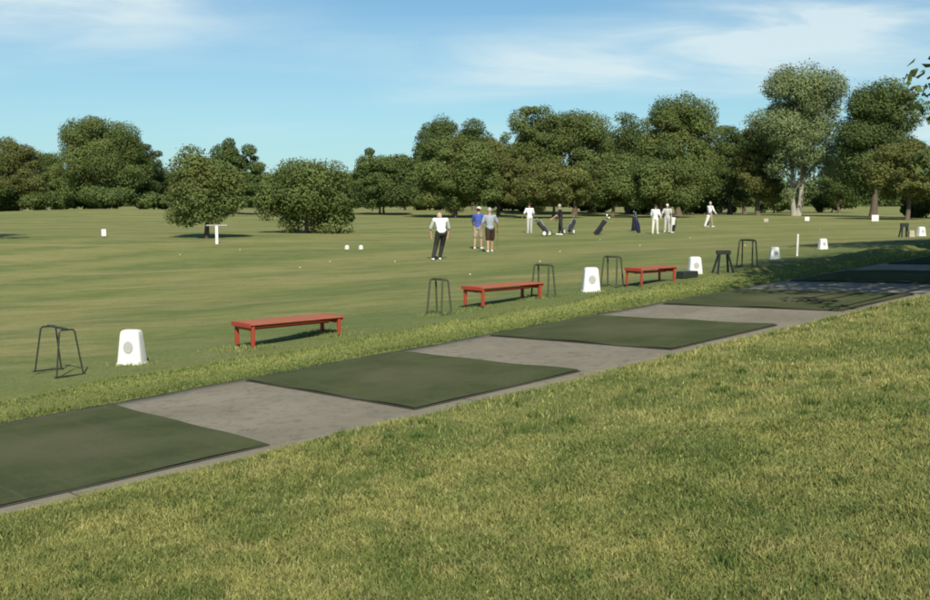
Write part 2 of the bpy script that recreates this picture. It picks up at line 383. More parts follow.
x,y=gp(747,267); o=copy_tree(s1); place(o,*touv(x,y),ROW); finish(o,'faint thin bag stand just right of the dark board stand',GS)
# heavier sawhorse-like stand, dark boards
t=thing('sawhorse','dark board stand with splayed legs, right of the box behind the low crate','stand')
for sx in(-1,1):
    for sy in(-1,1): MB().tube([(sx*.33,sy*.17,0),(sx*.17,sy*.03,.60)],[.05,.045],4).build('leg',M['green'],t)
MB().box((0,0,.63),(.56,.12,.12),bev=.01).build('top_board',M['green'],t)
x,y=gp(723,273); place(t,*touv(x,y),.15); t.scale=(.62,1,.82)
# long low dark board on the ground next to the arch
t=MB().box((0,0,.11),(.78,.26,.20),bev=.02).build('crate',M['green']); t['label']='low dark green crate on the grass leaning against the left side of a white box'; t['category']='crate'
x,y=gp(687,278); place(t,*touv(x,y),ROW); t.scale=(.7,1,.85)
# three dark ones at right edge
for i,(px,py,l) in enumerate([(904,237,'dark board stand at the far right, left of the last white box'),(911,237,'small pale crate between a dark board stand and the last white box')]):
    if i==0:
        o=thing('sawhorse',l,'stand'); 
        for sx in(-1,1):
            for sy in(-1,1): MB().tube([(sx*.20,sy*.15,0),(sx*.12,sy*.03,.62)],.045,4).build('leg',M['green'],o)
        MB().box((0,0,.62),(.40,.14,.2),bev=.01).build('top_board',M['green'],o)
    else:
        o=MB().box((0,0,.17),(.30,.26,.34),taper=.85,bev=.02).build('crate',M['cream']); o['label']=l;o['category']='crate'
    x,y=gp(px,py); place(o,*touv(x,y),.1)
# white stake
def stake(px,py,h,r,l,mat='white',cat='stake',name='stake'):
    x,y=gp(px,py); t=thing(name,l,cat,(x,y,tz(x,y)-.02)); MB().tube([(0,0,0),(.01,0,h)],r,8).build('post',M[mat],t); MB().tube([(.01,0,h),(.01,0,h+.03)],[r*1.3,r*.6],8).build('cap',M[mat],t); return t
stake(797,256,.62,.028,'thin upright white stake between two white boxes near the shade')

# far range markers
def marker(px,py,w,h,l,posts=True,mat='white'):
    x,y=gp(px,py); t=thing('distance_marker',l,'marker',(x,y,tz(x,y)-.03))
    leg=h*.25
    MB().box((0,0,leg+(h-leg)/2),(w,.06,h-leg),bev=.015).build('board',M[mat],t)
    for s in(-1,1): MB().tube([(s*w*.33,.045,0),(s*w*.33,.045,h*.8)],.02,6).build('post',M['steel'],t)
    return t
marker(875,223,.62,.74,'bright white square marker board in front of the right hand trees')
marker(807,222,.42,.50,'small white marker board left of the square board, beyond the shade')
marker(766,223,.40,.42,'dull cream marker board, leftmost of the three beyond the shade',mat='cream')
marker(104,238,.24,.48,'small white marker standing alone on the grass at the left')
for px,l in((347,'left one of two low white balls markers on the grass by the dark spreading tree'),(361,'right one of two low white balls markers on the grass by the dark spreading tree')):
    x,y=gp(px,249); t=thing('tee_marker',l,'marker',(x,y,tz(x,y)-.01)); MB().ball((0,0,.09),(.10,.10,.09),12,8).build('dome',M['white'],t,True); MB().tube([(0,0,0),(0,0,.04)],[.11,.10],12).build('base',M['white'],t)
# T shaped target sign
x,y=gp(217,244); t=thing('target_sign','white T shaped post with a thin crossbar beside the small round tree','sign',(x,y,tz(x,y)-.02))
sc=y/F; m=MB(); 
MB().box((0,0,9.2*sc),(2.8*sc,.06,18.4*sc),bev=.01).build('post',M['white'],t)
MB().box((0,.0,19.0*sc),(21*sc,.05,1.2*sc),bev=.01).build('crossbar',M['hole'],t)
# dim tall stake at the left third
# balls scattered on the range
spots=[(612,222),(628,222),(540,262),(600,240),(690,238),(395,262),(300,268),(820,230),(470,275),(180,255),(330,262),(745,246),(560,252),(640,246),(240,250)]
for i,(px,py) in enumerate(spots):
    x,y=gp(px,py); o=MB().ball((0,0,.021),.0215,8,6).build('golf_ball',M['white'],None,True); o.location=(x,y,tz(x,y)); o['label']='tiny white golf ball lying on the mown grass of the range'; o['category']='golf ball'; o['group']='golf balls lying on the range'

# ---------------------------------------------------------------- grass
def blades(name,n,region,dens,hgt,wid,label,segs=2,tm=.48):
    """region(x,y)->keep; density importance 1/Y^p"""
    pts=region(n); x,y=pts[:,0],pts[:,1]; m=len(x); z=terr(x,y)-.006
    hh=hgt(x,y)*RNG.uniform(.45,1.25,m); ww=wid(x,y)*RNG.uniform(.7,1.3,m)
    an=RNG.uniform(0,2*np.pi,m); ln=RNG.uniform(0,2*np.pi,m); lean=RNG.uniform(.1,.95,m)*hh
    ax,ay=np.cos(an)*ww/2,np.sin(an)*ww/2; lx,ly=np.cos(ln)*lean,np.sin(ln)*lean
    V=np.zeros((m,5,3))
    V[:,0]=np.stack([x-ax,y-ay,z],-1); V[:,1]=np.stack([x+ax,y+ay,z],-1)
    V[:,2]=np.stack([x+ax*.8+lx*.35,y+ay*.8+ly*.35,z+hh*.6],-1); V[:,3]=np.stack([x-ax*.8+lx*.35,y-ay*.8+ly*.35,z+hh*.6],-1)
    V[:,4]=np.stack([x+lx,y+ly,z+hh*(1-.15*lean/hh)],-1)
    b=(np.arange(m)*5)[:,None]
    T=np.concatenate([b+np.array([[0,1,2]]),b+np.array([[0,2,3]]),b+np.array([[3,2,4]])],0)
    cl=.5+.5*np.sin(x*3.3+np.sin(y*2.9)*2)*np.sin(y*3.7+np.sin(x*2.1)*2)
    tint=np.clip(RNG.normal(tm,.17,m)+.12*(cl-.5),0,1)
    o=npmesh(name,V.reshape(-1,3),T,M['blade'],attr=np.repeat(tint,5),nv=3); o['kind']='stuff'; o['label']=label; o['category']='grass'; return o
def clumpnoise(x,y,s):
    return .5+.25*np.sin(x*s+1.3*np.sin(y*s*.7))+.25*np.sin(y*s*1.2+1.7*np.sin(x*s*.8+1))
def reg_front(n):
    Yv=np.exp(RNG.uniform(math.log(4.6),math.log(36),n*2)); Yv=np.where(RNG.random(n*2)<.5,RNG.uniform(4.6,9.5,n*2),Yv)
    Xv=RNG.uniform(-.56,.56,n*2)*Yv+RNG.uniform(-.6,.6,n*2)
    u,v=touv(Xv,Yv); k=(v<-.13+.12*np.sin(u*1.3)+.11*np.sin(u*3.1+1)+.05*np.sin(u*9)+RNG.exponential(.035,n*2))&(RNG.random(n*2)<.35+.65*clumpnoise(Xv,Yv,7.))
    return np.stack([Xv[k],Yv[k]],-1)[:n]
blades('rough_grass',430000,reg_front,None,lambda x,y:.032+.030*clumpnoise(x,y,4.3)+.0006*y,lambda x,y:.0042+.0006*y,'rough sunlit green and straw grass in the foreground')
def reg_back(n):
    u=RNG.uniform(-6,40,n*3); v=3.84+.10*np.sin(u*1.7)+.06*np.sin(u*5.3)+RNG.exponential(1.35,n*3); keep=RNG.random(n*3)<np.clip(9/(u+9),.2,1)
    x,y=O[0]+u*D[0]+v*N[0],O[1]+u*D[1]+v*N[1]; return np.stack([x,y],-1)[keep&(v<9)][:n]
blades('mown_grass',130000,reg_back,None,lambda x,y:.016+.034*np.exp(-((touv(x,y)[1]-4.7)/.45)**2),lambda x,y:.004+.0005*y,'short mown grass and the taller grass lip behind the concrete strip',tm=.30)
def reg_edge(n):
    u=RNG.uniform(-6,36,n*2); v=RNG.normal(4.0,.09,n*2)+.06*np.sin(u*1.9)+.04*np.sin(u*6); k=RNG.random(n*2)<np.clip(9/(u+9),.25,1)
    return np.stack([O[0]+u*D[0]+v*N[0],O[1]+u*D[1]+v*N[1]],-1)[k][:n]
blades('edge_grass',26000,reg_edge,None,lambda x,y:.045+0*x,lambda x,y:.006+.0004*y,'longer grass creeping over the back edge of the concrete strip',tm=.3)
def reg_tuft(n):
    c=260; Yc=RNG.uniform(4.8,20,c); Xc=RNG.uniform(-.55,.55,c)*Yc; i=RNG.integers(0,c,n); r_=RNG.normal(0,1,(n,2))*RNG.uniform(.02,.07,c)[i][:,None]
    x,y=Xc[i]+r_[:,0],Yc[i]+r_[:,1]; u,v=touv(x,y); return np.stack([x,y],-1)[v<-.4]
blades('coarse_grass',20000,reg_tuft,None,lambda x,y:.075+0*x,lambda x,y:.006+.0003*y,'darker coarse tufts dotted about the foreground lawn',tm=.12)
def reg_feet(n):
    out=[]
    for (u,v) in [(1.77,6.95),(3.45,6.3),(3.45,6.9),(5.2,6.3),(5.2,6.9),(8.15,7),(9.1,7),(10.8,7),(11.05,7),(12.3,6.7),(16.2,6.8)]:
        r=RNG.normal(0,.2,(n//15,2)); x,y=uv(u,v); out.append(np.stack([x+r[:,0],y+r[:,1]],-1))
    return np.concatenate(out)
blades('tuft_grass',9000,reg_feet,None,lambda x,y:.06+0*x,lambda x,y:.009+0*x,'uncut tufts of grass round the feet of the benches, boxes and stands')

# ---------------------------------------------------------------- trees
LM=dict(mid=mat_leaf('leaf_mid_green',(.072,.104,.030),(.160,.200,.058)),dark=mat_leaf('leaf_dark_green',(.055,.084,.026),(.118,.160,.046),(.115,.130,.038)),
 pale=mat_leaf('leaf_pale_green',(.118,.155,.062),(.225,.275,.120),(.19,.21,.09)),olive=mat_leaf('leaf_olive',(.085,.100,.028),(.170,.182,.054)))
def leaves(blobs,n,size,flat=.8,seed=0):
    r=np.random.default_rng(seed); B=np.array(blobs,float) # x,y,z,rx,ry,rz
    w=(B[:,3]*B[:,4]*B[:,5])**(2/3); w[0]*=.45; w/=w.sum(); k=r.choice(len(B),n,p=w); b=B[k]
    d=r.normal(size=(n,3)); d/=np.linalg.norm(d,axis=1)[:,None]; rad=r.uniform(.0,1,n)**.22
    d2=d.copy(); P=b[:,:3]+d2*b[:,3:6]*(rad*(1+r.normal(0,.09,n)))[:,None]
    nm=d*.9+r.normal(size=(n,3))*.45+np.array([0,0,.25]); nm/=np.linalg.norm(nm,axis=1)[:,None]
    a=np.cross(nm,r.normal(size=(n,3))); a/=np.linalg.norm(a,axis=1)[:,None]; c=np.cross(nm,a)
    s=(size*r.uniform(.55,1.35,n))[:,None]; e=s*r.uniform(.5,.9,n)[:,None]
    V=np.stack([P-a*s*.5,P-c*e*.5+a*s*.06,P+a*s*.5+nm*s*.12,P+c*e*.5-a*s*.05],1)
    tint=np.clip(r.normal(.5,.09,n)+ (r.random(len(B))[k]-.5)*.6,0,1)
    return V.reshape(-1,3),np.arange(n*4).reshape(-1,4),np.repeat(tint,4)
def tree(name,label,x,y,h,hw,low,lm,n=9000,size=.42,seed=1,bark='bark',shape=1.,group=None,depth=None,gaps=.0,limbs=True,cat='tree',nb=None,lopsided=0.,peaks=None,trunks=1):
    """h height, hw crown half width, low height of the crown's underside"""
    r=random.Random(seed); z0=tz(x,y); t=thing(name,label,cat,(x,y,z0-.05),0,group)
    depth=depth or hw*.85; ch=h-low; blobs=[]; nb=nb or int(30+hw*2.2)
    rb0=max((hw*hw*ch*.5)**(1/3)*(.31 if hw>3 else .40),.2)
    cz=low+ch*.5; R3=(hw,depth,ch*.5)
    for i in range(nb):
        # blobs pushed against an uneven, slightly boxy egg
        zf=1-2*(i+.5)/nb; an=i*2.39996+r.uniform(-.3,.3); q=math.sqrt(max(0,1-zf*zf))**((.85 if zf>0 else .6)*shape)
        rb=rb0*r.choice([.5,.65,.8,1.,1.25] if hw>3 else [.8,1.,1.2])*r.uniform(.85,1.1); uneven=r.uniform(.72,1.1) if i%3 else r.uniform(.35,.8)
        taper=1.-.12*max(zf,0)+(.0 if zf>-.4 else .15*(zf+.4))
        bx=math.cos(an)*q*uneven*max(R3[0]-rb*.75,.1)*taper+lopsided*hw*zf; by=math.sin(an)*q*uneven*max(R3[1]-rb*.75,.1)*taper
        bz=cz+zf*uneven*max(R3[2]-rb*.6,.1)
        bz=max(bz,low+rb*.35)
        blobs.append((bx,by,bz,rb*r.uniform(.95,1.35),rb*r.uniform(.9,1.2),rb*r.uniform(.65,.95)))
    if peaks:
        for px_,pz_,pr in peaks: blobs.append((px_*hw,r.uniform(-.05,.05)*depth,(pz_+.02)*h-pr*rb0*1.1 if pz_>.5 else pz_*h,pr*rb0*1.1,pr*rb0,pr*rb0*(1.2 if pz_>.5 else .8)))
    core=(0,0,low+ch*.48,hw*.55,depth*.5,ch*.36)
    V,Fq,T=leaves([core]+blobs,n,size,seed=seed)
    crown=npmesh('crown',V,Fq,LM[lm],t,attr=T)
    m=MB(); tr=max(h*.022,.09)*(1.2 if trunks==1 else .8)
    for q in range(trunks):
        ox=(q-(trunks-1)/2)*.5
        top=Vector((lopsided*hw*.4+ox*3,0,low+ch*.55)); mid=Vector((ox*1.4+r.uniform(-.2,.2),r.uniform(-.2,.2),low*.7+.3))
        m.tube([(ox,0,-.3),(ox,0,.15),mid*.5+Vector((ox*.5,0,0)),mid,mid.lerp(top,.5),top],[tr*1.7,tr*1.25,tr*1.05,tr*.9,tr*.6,tr*.25],9)
        if limbs:
            for b in r.sample(blobs,min(9 if trunks==1 else 6,len(blobs))):
                s=mid.lerp(top,r.uniform(0,.7)); e=Vector(b[:3]); mm=s.lerp(e,.5)+Vector((0,0,-.08*(e-s).length*(-1)))
                m.tube([s,mm,e],[tr*.42,tr*.28,tr*.08],6)
    for b in blobs[nb:]:
        e=Vector(b[:3]); s_=Vector((lopsided*hw*.3,0,low+ch*.3)); m.tube([s_,s_.lerp(e,.55)+Vector((0,0,.06*(e-s_).length)),e],[tr*.4,tr*.22,tr*.05],6)
    m.build('trunk',M[bark],t,True)
    return t
PXM=lambda Yd:Yd/F
def tpx(name,label,px,top,hwpx,Yd,lowpx,lm,**k):
    """survey a tree: bearing, top, half width and underside measured on the photograph, at distance Yd"""
    x=(px-465)*Yd/F; z0=tz(x,Yd); s=Yd/F
    h=H+(200-top)*s-z0; low=max(H+(200-lowpx)*s-z0,.5) if k.get('cat')!='shrub' else .0
    return tree(name,label,x,Yd,h,hwpx*s,low,lm,**k)
GT='trees along the far side of the range'
TL=[
 # px top hw Y lowpx mat kwargs label
 (18,136,27,150,212,'olive',dict(n=12000,seed=11),'tall bushy tree at the left edge of the photo'),
 (-26,134,30,140,212,'mid',dict(n=6000,seed=12),'tree cut off by the left edge of the photo'),
 (53,147,12,165,212,'dark',dict(n=5000,seed=13),'narrow dark tree between the two tall left hand trees'),
 (62,165,18,150,214,'mid',dict(n=6000,seed=14),'low green tree under the left side of the tallest left hand tree'),
 (106,119,40,140,212,'mid',dict(n=24000,seed=15,peaks=[(-.55,.92,1.1),(.0,.97,1.2),(-.2,.95,1.),(.25,.93,1.1)]),'large round tree, tallest on the left side of the range'),
 (142,136,21,146,212,'dark',dict(n=9000,seed=16),'darker tree merging with the right side of the large left tree'),
 (166,168,12,150,212,'dark',dict(n=4000,seed=17),'small dark tree low between the large left tree and the small round one'),
 (236,139,25,120,205,'dark',dict(n=10000,seed=18,lopsided=.05),'dark tree rising behind the small round tree'),
 (262,170,16,270,204,'mid',dict(n=4000,seed=19,size=.7),'distant faint tree in the gap right of the dark tree'),
 (286,167,16,290,204,'dark',dict(n=4000,seed=20,size=.7),'distant faint tree just left of the dark spreading tree'),
 (246,176,14,300,204,'mid',dict(n=3000,seed=42,size=.7),'lowest distant tree seen in the gap left of the middle'),
 (382,149,30,128,205,'dark',dict(n=13000,seed=22,trunks=2),'round dark tree with two trunks left of the bent golfer'),
 (350,168,22,150,205,'mid',dict(n=6000,seed=23),'tree half hidden between the spreading tree and the round dark one'),
 (437,114,25,150,200,'dark',dict(n=13000,seed=24,peaks=[(.2,.95,1.1)]),'tall dark tree crown rising behind the middle trees'),
 (474,119,20,152,200,'dark',dict(n=9000,seed=25),'dark crown right of the tall one behind the middle trees'),
 (455,135,42,118,206,'mid',dict(n=20000,seed=26),'broad green tree right behind the bent golfer'),
 (498,140,26,122,206,'olive',dict(n=11000,seed=27),'olive green tree behind the pair of golfers'),
 (533,105,27,132,205,'mid',dict(n=16000,seed=28,peaks=[(-.4,.93,1.),(.3,.96,1.)]),'tall green tree left of centre above the golfer in the white shirt'),
 (574,110,32,134,205,'mid',dict(n=17000,seed=29,peaks=[(-.3,.95,.9),(.4,.92,1.)]),'tall green tree above the golf carts'),
 (553,160,34,116,206,'olive',dict(n=11000,seed=30),'low olive tree in front of the tall ones by the golf carts'),
 (627,110,17,140,204,'dark',dict(n=9000,seed=31),'narrow dark tree with a pointed top right of the golf carts'),
 (612,150,26,125,205,'mid',dict(n=9000,seed=32),'low green tree left of the white clad golfer'),
 (678,95,36,128,204,'mid',dict(n=22000,seed=33,peaks=[(-.35,.95,1.),(.1,.98,1.),(.5,.93,1.)]),'tall broad green tree behind the white clad golfer'),
 (660,155,38,116,206,'mid',dict(n=12000,seed=34),'low spreading tree in front of the tall broad one'),
 (729,124,19,142,204,'dark',dict(n=8000,seed=35),'dark tree between the tall broad one and the pale cottonwood'),
 (795,65,40,126,196,'pale',dict(n=21000,seed=36,bark='pale',trunks=2,shape=.9,peaks=[(-.3,.96,1.1),(.15,.97,1.1),(.6,.93,1.)]),'tallest pale grey green tree with light limbs on the right side'),
 (757,118,22,130,203,'olive',dict(n=10000,seed=37),'olive tree leaning against the left side of the pale tall tree'),
 (872,81,39,118,196,'dark',dict(n=22000,seed=38,peaks=[(-.2,.95,1.1),(.35,.93,1.)]),'large dark green tree right of the pale tall tree'),
 (906,138,34,104,200,'olive',dict(n=14000,seed=39),'olive tree in front of the large dark tree at right'),
 (945,150,30,112,205,'mid',dict(n=8000,seed=40),'tree cut off by the right edge of the photo'),
 (507,128,20,150,205,'mid',dict(n=6000,seed=60),'middling tree filling the gap above the pair of golfers'),
 (602,122,20,150,205,'dark',dict(n=6000,seed=61),'dark tree in the gap right of the tall tree over the golf carts'),
 (650,118,18,148,205,'mid',dict(n=6000,seed=62),'tree just left of the tall broad crown at right of centre'),
 (708,136,18,150,205,'olive',dict(n=6000,seed=63),'olive tree just right of the tall broad crown'),
 (744,134,18,152,205,'dark',dict(n=6000,seed=64),'dark tree deep between the olive and the pale tall tree'),
 (838,150,20,155,200,'dark',dict(n=6000,seed=65),'dark tree behind the gap between the pale and the large dark tree'),
 (405,168,18,150,206,'mid',dict(n=5000,seed=66),'low tree right of the round dark one with two trunks'),
 (85,165,20,152,214,'dark',dict(n=5000,seed=67),'dark low tree behind the largest left hand tree'),
]
for px,top,hw,Yd,lowpx,lm,k,l in TL:
    k=dict(k); k['n']=int(k['n']*3.2); k['size']=k.get('size',.36)*.60; tpx('shade_tree',l,px,top,hw*1.2,Yd,lowpx+(4 if lm!='pale' and lowpx<212 else 0),lm,group=GT,**k)
tx,ty=gp(200,238)
tpx('small_tree','small round tree on the mown grass, left of the middle, over its own shadow',207,148,39,ty,226,'mid',n=34000,size=.125,seed=53,shape=.85,nb=32,lopsided=-.08,peaks=[(-.72,.26,.8),(-.5,.22,.7),(.75,.42,.8),(-.15,.9,.8)])
tpx('spreading_tree','dark spreading tree with foliage reaching down to the grass',307,158,45,62,226,'mid',n=40000,size=.14,seed=54,shape=.8,nb=40,peaks=[(.62,.10,1.),(.3,.07,.7),(-.35,.14,.8),(-.85,.55,.8),(-.9,.4,.6),(.2,.96,.7)])
tree('shade_tree','small tree beyond the left edge casting a pool of shade on the range',-25.8,48.,9.,4.,3.6,'mid',n=12000,size=.2,seed=95,nb=30)
tpx('bush','drooping dark bush at the right foot of the spreading tree',338,184,16,64,231,'dark',n=9000,size=.19,seed=52,cat='bush')
# shrubs along the foot of the tree line
SH=[(20,190,32,150),(75,192,26,146),(118,188,30,136),(155,195,18,142),(275,197,28,230),(430,196,18,150),(512,196,20,145),(590,197,18,146),(638,198,14,142),(720,190,18,165),(772,192,24,160),(830,190,22,165),(925,194,22,120),(690,196,20,150)]
shl=['at the left edge','under the narrow dark tree','under the large left tree','at the right foot of the large left tree','far off in the gap left of the middle','behind the bent golfer','behind the pair of golfers','behind the golf carts','left of the white clad golfer','behind the golfer at the right with the pale bag','under the pale tall tree','between the pale tall tree and the large dark tree','at the right edge of the photo','right of the white clad golfer']
for i,((px,top,hw,Yd),l) in enumerate(zip(SH,shl)):
    tpx('shrub','dark undergrowth shrub '+l,px,top-4,hw*1.35,Yd,215,'dark',n=11000,size=.32,seed=70+i,cat='shrub',group='shrubs along the foot of the trees',limbs=False,nb=18)
# far wood beyond: one mass
blobs=[];r=random.Random(5)
for i in range(560):
    x=-360+i*1.3+r.uniform(-4,4); y=r.uniform(300,350); hh=r.uniform(7,10)+2*math.sin(x*.05)+(2.5 if x>10 else 0); blobs.append((x,y,hh*.45,r.uniform(5,9),5,hh*.6))
V,Fq,T=leaves(blobs,150000,1.0,seed=3); o=npmesh('far_wood',V,Fq,LM['dark'],attr=T); o['kind']='stuff'; o['label']='far wood closing the view beyond the trees'; o['category']='wood'
# tree overhead to the right, out of frame, casting the big shade; a few of its twigs hang into view
tree('shade_tree','tree beyond the right edge whose twigs hang into the top right corner',13.0,15.1,12.0,6.4,3.7,'dark',n=80000,size=.15,seed=90,nb=70,peaks=[(-1.0,.235,.2),(-1.01,.265,.2),(-1.0,.165,.17)])
tree('shade_tree','second tree beyond the right edge shading the far end of the mats',19.3,23.5,13.,6.6,3.6,'dark',n=26000,size=.30,seed=91,nb=60)
tree('shade_tree','third tree beyond the right edge, farthest of those that shade the strip',25.5,31.,12.5,6.6,3.4,'dark',n=20000,size=.34,seed=92,nb=60)

# ---------------------------------------------------------------- people
def remesh(m,vox,mat,name,parent,smooth=2):
    me=bpy.data.meshes.new(name); me.from_pydata([tuple(v) for v in m.v],[],m.f)
    o=bpy.data.objects.new(name,me); link(o); md=o.modifiers.new('r','REMESH'); md.mode='VOXEL'; md.voxel_size=vox; md.use_smooth_shade=True
    if smooth: sm=o.modifiers.new('s','SMOOTH'); sm.iterations=smooth; sm.factor=.5
    dg=bpy.context.evaluated_depsgraph_get(); dg.update(); ev=o.evaluated_get(dg); nm=bpy.data.meshes.new_from_object(ev)
    o.modifiers.clear(); o.data=nm; nm.name=name; nm.materials.clear(); nm.materials.append(mat); o.parent=parent; return o
def seg(m,a,b,ra,rb,n=10,ell=1.):
    a=Vector(a);b=Vector(b); k=6; m.tube([a.lerp(b,i/k) for i in range(k+1)],[(ra+(rb-ra)*i/k) for i in range(k+1)],n,ell=[ell]*(k+1)); m.ball(a,ra,n,6); m.ball(b,rb,n,6)
def person(label,x,y,face,P,shirt,bottom,kind='trousers',hair='hair',cap=None,scale=1.,hold=None,sleeve='short'):
    """P: joint positions in metres; x right of the person, y forward"""
    t=thing('person',label,'person',(x,y,tz(x,y)),face); t.scale=(scale,)*3
    J={k:Vector(v) for k,v in P.items()}; b=MB()
    pel,ch,nk,hd=J['pelvis'],J['chest'],J['neck'],J['head']
    def torso(m,g):
        for f,w,dpt in((0,.150,.105),(.25,.135,.10),(.5,.140,.105),(.75,.160,.115),(1.,.165,.11)):
            c=pel.lerp(ch,f); m.ball(c,(w+g,dpt+g,.12+g),14,8)
        for s in('L','R'): seg(m,ch.lerp(nk,.35),J['sho'+s],.085+g,.062+g)
    torso(b,0); seg(b,ch,nk,.075,.052); seg(b,nk,hd-(hd-nk).normalized()*.05,.052,.05)
    up=(hd-nk).normalized(); fwd=Vector((0,1,0))-up*up.y; fwd.normalize(); 
    if 'look' in P: fwd=Vector(P['look']).normalized()
    side=up.cross(fwd)
    b.ball(hd,(.078,.092,.112),16,12); seg(b,hd+fwd*.045-up*.06,hd+fwd*.055-up*.075,.042,.036)  # jaw
    b.ball(hd+fwd*.098-up*.012,(.014,.018,.02),8,6)                                             # nose
    for s in(-1,1): b.ball(hd+side*s*.078-up*.01,(.012,.018,.03),8,6)                             # ears
    for s in('L','R'):
        sg=-1 if s=='L' else 1
        seg(b,J['sho'+s],J['elb'+s],.052,.040); seg(b,J['elb'+s],J['wri'+s],.040,.027)
        dr=(J['wri'+s]-J['elb'+s]).normalized(); palm=J['wri'+s]+dr*.05; seg(b,J['wri'+s],palm,.028,.034)
        ax=dr.cross(Vector((0,1,0))); ax=ax.normalized() if ax.length>.1 else Vector((1,0,0)); inn=ax.cross(dr)
        for q,L in zip((-1.5,-.5,.5,1.5),(.062,.075,.070,.055)):
            p0=palm+inn*q*.018+dr*.02; p1=p0+dr*L*.6; p2=p1+dr*L*.4+ax*sg*.018; seg(b,p0,p1,.0105,.0095,6); seg(b,p1,p2,.0095,.0085,6)
        p0=J['wri'+s]+dr*.02+inn*.025; seg(b,p0,p0+inn*.03+dr*.035,.012,.010,6)
        seg(b,J['hip'+s],J['kne'+s],.085,.058); seg(b,J['kne'+s],J['ank'+s],.056,.036); seg(b,J['ank'+s],J['toe'+s],.04,.03); 
        seg(b,pel,J['hip'+s],.10,.09)
    remesh(b,.0105,M['skin'],'body',t)
    m=MB(); torso(m,.018)
    for s in('L','R'):
        e=J['sho'+s].lerp(J['elb'+s],.8 if sleeve=='short' else 1.); seg(m,J['sho'+s],e,.074,.066)
        if sleeve=='long': seg(m,e,J['wri'+s],.06,.042)
    m.ball(pel+Vector((0,0,.02)),(.172,.13,.10),14,8)
    remesh(m,.016,CL[shirt],'shirt',t)
    m=MB(); m.ball(pel-Vector((0,0,.06)),(.165,.125,.11),14,8)
    for s in('L','R'):
        k=J['kne'+s]
        if kind=='trousers': seg(m,J['hip'+s],k,.108,.080); seg(m,k,J['ank'+s]+Vector((0,0,.03)),.080,.062)
        else: seg(m,J['hip'+s],J['hip'+s].lerp(k,.92),.110,.098)
    remesh(m,.016,CL[bottom],kind,t)
    for s in('L','R'):
        m=MB(); seg(m,J['ank'+s]-Vector((0,0,.045)),J['toe'+s],.05,.042); remesh(m,.014,M['white' if cap!='dk' else 'black'],'shoe',t)
        
    for s in(-1,1): MB().ball(hd+fwd*.083+side*s*.032+up*.01,.011,8,6).build('eye',M['eye'],t,True)
    m=MB(); m.ball(hd-fwd*.016+up*.022,(.086,.092,.104),14,10)
    if cap: 
        m=MB(); m.ball(hd+up*.045,(.093,.100,.085),14,8); seg(m,hd+fwd*.07+up*.055,hd+fwd*.15+up*.045,.05,.035,8,); remesh(m,.014,CL['white' if cap!='dk' else 'black'],'cap',t)
        m=MB(); m.ball(hd-fwd*.03+up*.0,(.083,.078,.09),14,10)
    m.build('hair',M[hair],t,True)
    return t
def stand_pose(lean=0.,step=.0,armL=(0,.1),armR=(0,.1),bend=0.,tw=.0):
    P={}
    P['pelvis']=(0,-.10*bend,.93); a=lean
    def up(dx,L): return (dx, P['pelvis'][1]+math.sin(a)*L, P['pelvis'][2]+math.cos(a)*L)
    P['chest']=up(0,.36); P['neck']=up(0,.52); 
    n=P['neck']; a2=a*.9; P['head']=(0,n[1]+math.sin(a2)*.17+.01,n[2]+math.cos(a2)*.17)
    for s,sg,arm in(('L',-1,armL),('R',1,armR)):
        sh=up(sg*.195,.455); P['sho'+s]=sh; out,fw=arm
        e=(sh[0]+sg*.05+sg*out*.18,sh[1]+fw*.20-.02,sh[2]-.27); w=(e[0]-sg*.01+sg*out*.10,e[1]+.08+fw*.5*.4,e[2]-.235+abs(fw)*.08)
        P['elb'+s]=e; P['wri'+s]=w
        P['hip'+s]=(sg*.095,P['pelvis'][1],.90); st=step*sg
        P['kne'+s]=(sg*(.11+abs(bend)*.03),st*.55+.05*bend,.49); P['ank'+s]=(sg*(.12+abs(bend)*.06),st,.085); P['toe'+s]=(sg*(.14+abs(bend)*.07),st+.15,.035)
    return P
def golfer_pose():
    # addressing a ball: bent at the waist, both hands meeting low in front
    P=stand_pose(lean=.62,bend=1.3)
    for s,sg in(('L',-1),('R',1)):
        x,y,z=P['sho'+s]; P['elb'+s]=(sg*.20,y+.03,z-.26); P['wri'+s]=(sg*.06,y+.05,z-.47)
        P['ank'+s]=(sg*.24,0,.085); P['toe'+s]=(sg*.28,.15,.035); P['kne'+s]=(sg*.19,.04,.48)
    return P
# bent golfer in white
x,y=gp(441,260); sc=1.12
T_=person('golfer in a bright white shirt and dark trousers, hunched forward, leftmost of all the people',x,y,math.radians(8),
 {**golfer_pose(),'look':(0,.35,-1),'head':(0,.40,1.42),'ankL':(-.27,-.16,.085),'toeL':(-.30,-.01,.035),'kneL':(-.17,-.03,.47),'ankR':(-.02,.1,.085),'toeR':(.01,.25,.035),'kneR':(.05,.10,.48),'elbL':(-.31,.36,.98),'wriL':(-.27,.40,.75),'elbR':(.31,.36,.98),'wriR':(.27,.40,.75)},'white','charcoal',hair='ghair',scale=1.11)
x,y=gp(478,249); person('golfer in a blue shirt and pale shorts, half behind the one in grey',x,y,math.radians(-20),stand_pose(.12,.08,(.2,.5),(.2,.6)),'blue','khaki','shorts',cap='w',scale=1.03)
x,y=gp(490,252); person('golfer in a grey shirt and dark brown shorts, beside the one in blue',x,y,math.radians(15),stand_pose(.10,.14,(.3,.2),(.5,.3)),'grey','darkbrown','shorts',hair='ghair',scale=1.02)
x,y=gp(529.5,233); person('golfer in a white shirt and pale trousers standing alone left of the golf carts',x,y,math.radians(20),stand_pose(.06,.05,(.3,.5),(.3,.4)),'white','palegrey',hair='hair',scale=1.04)
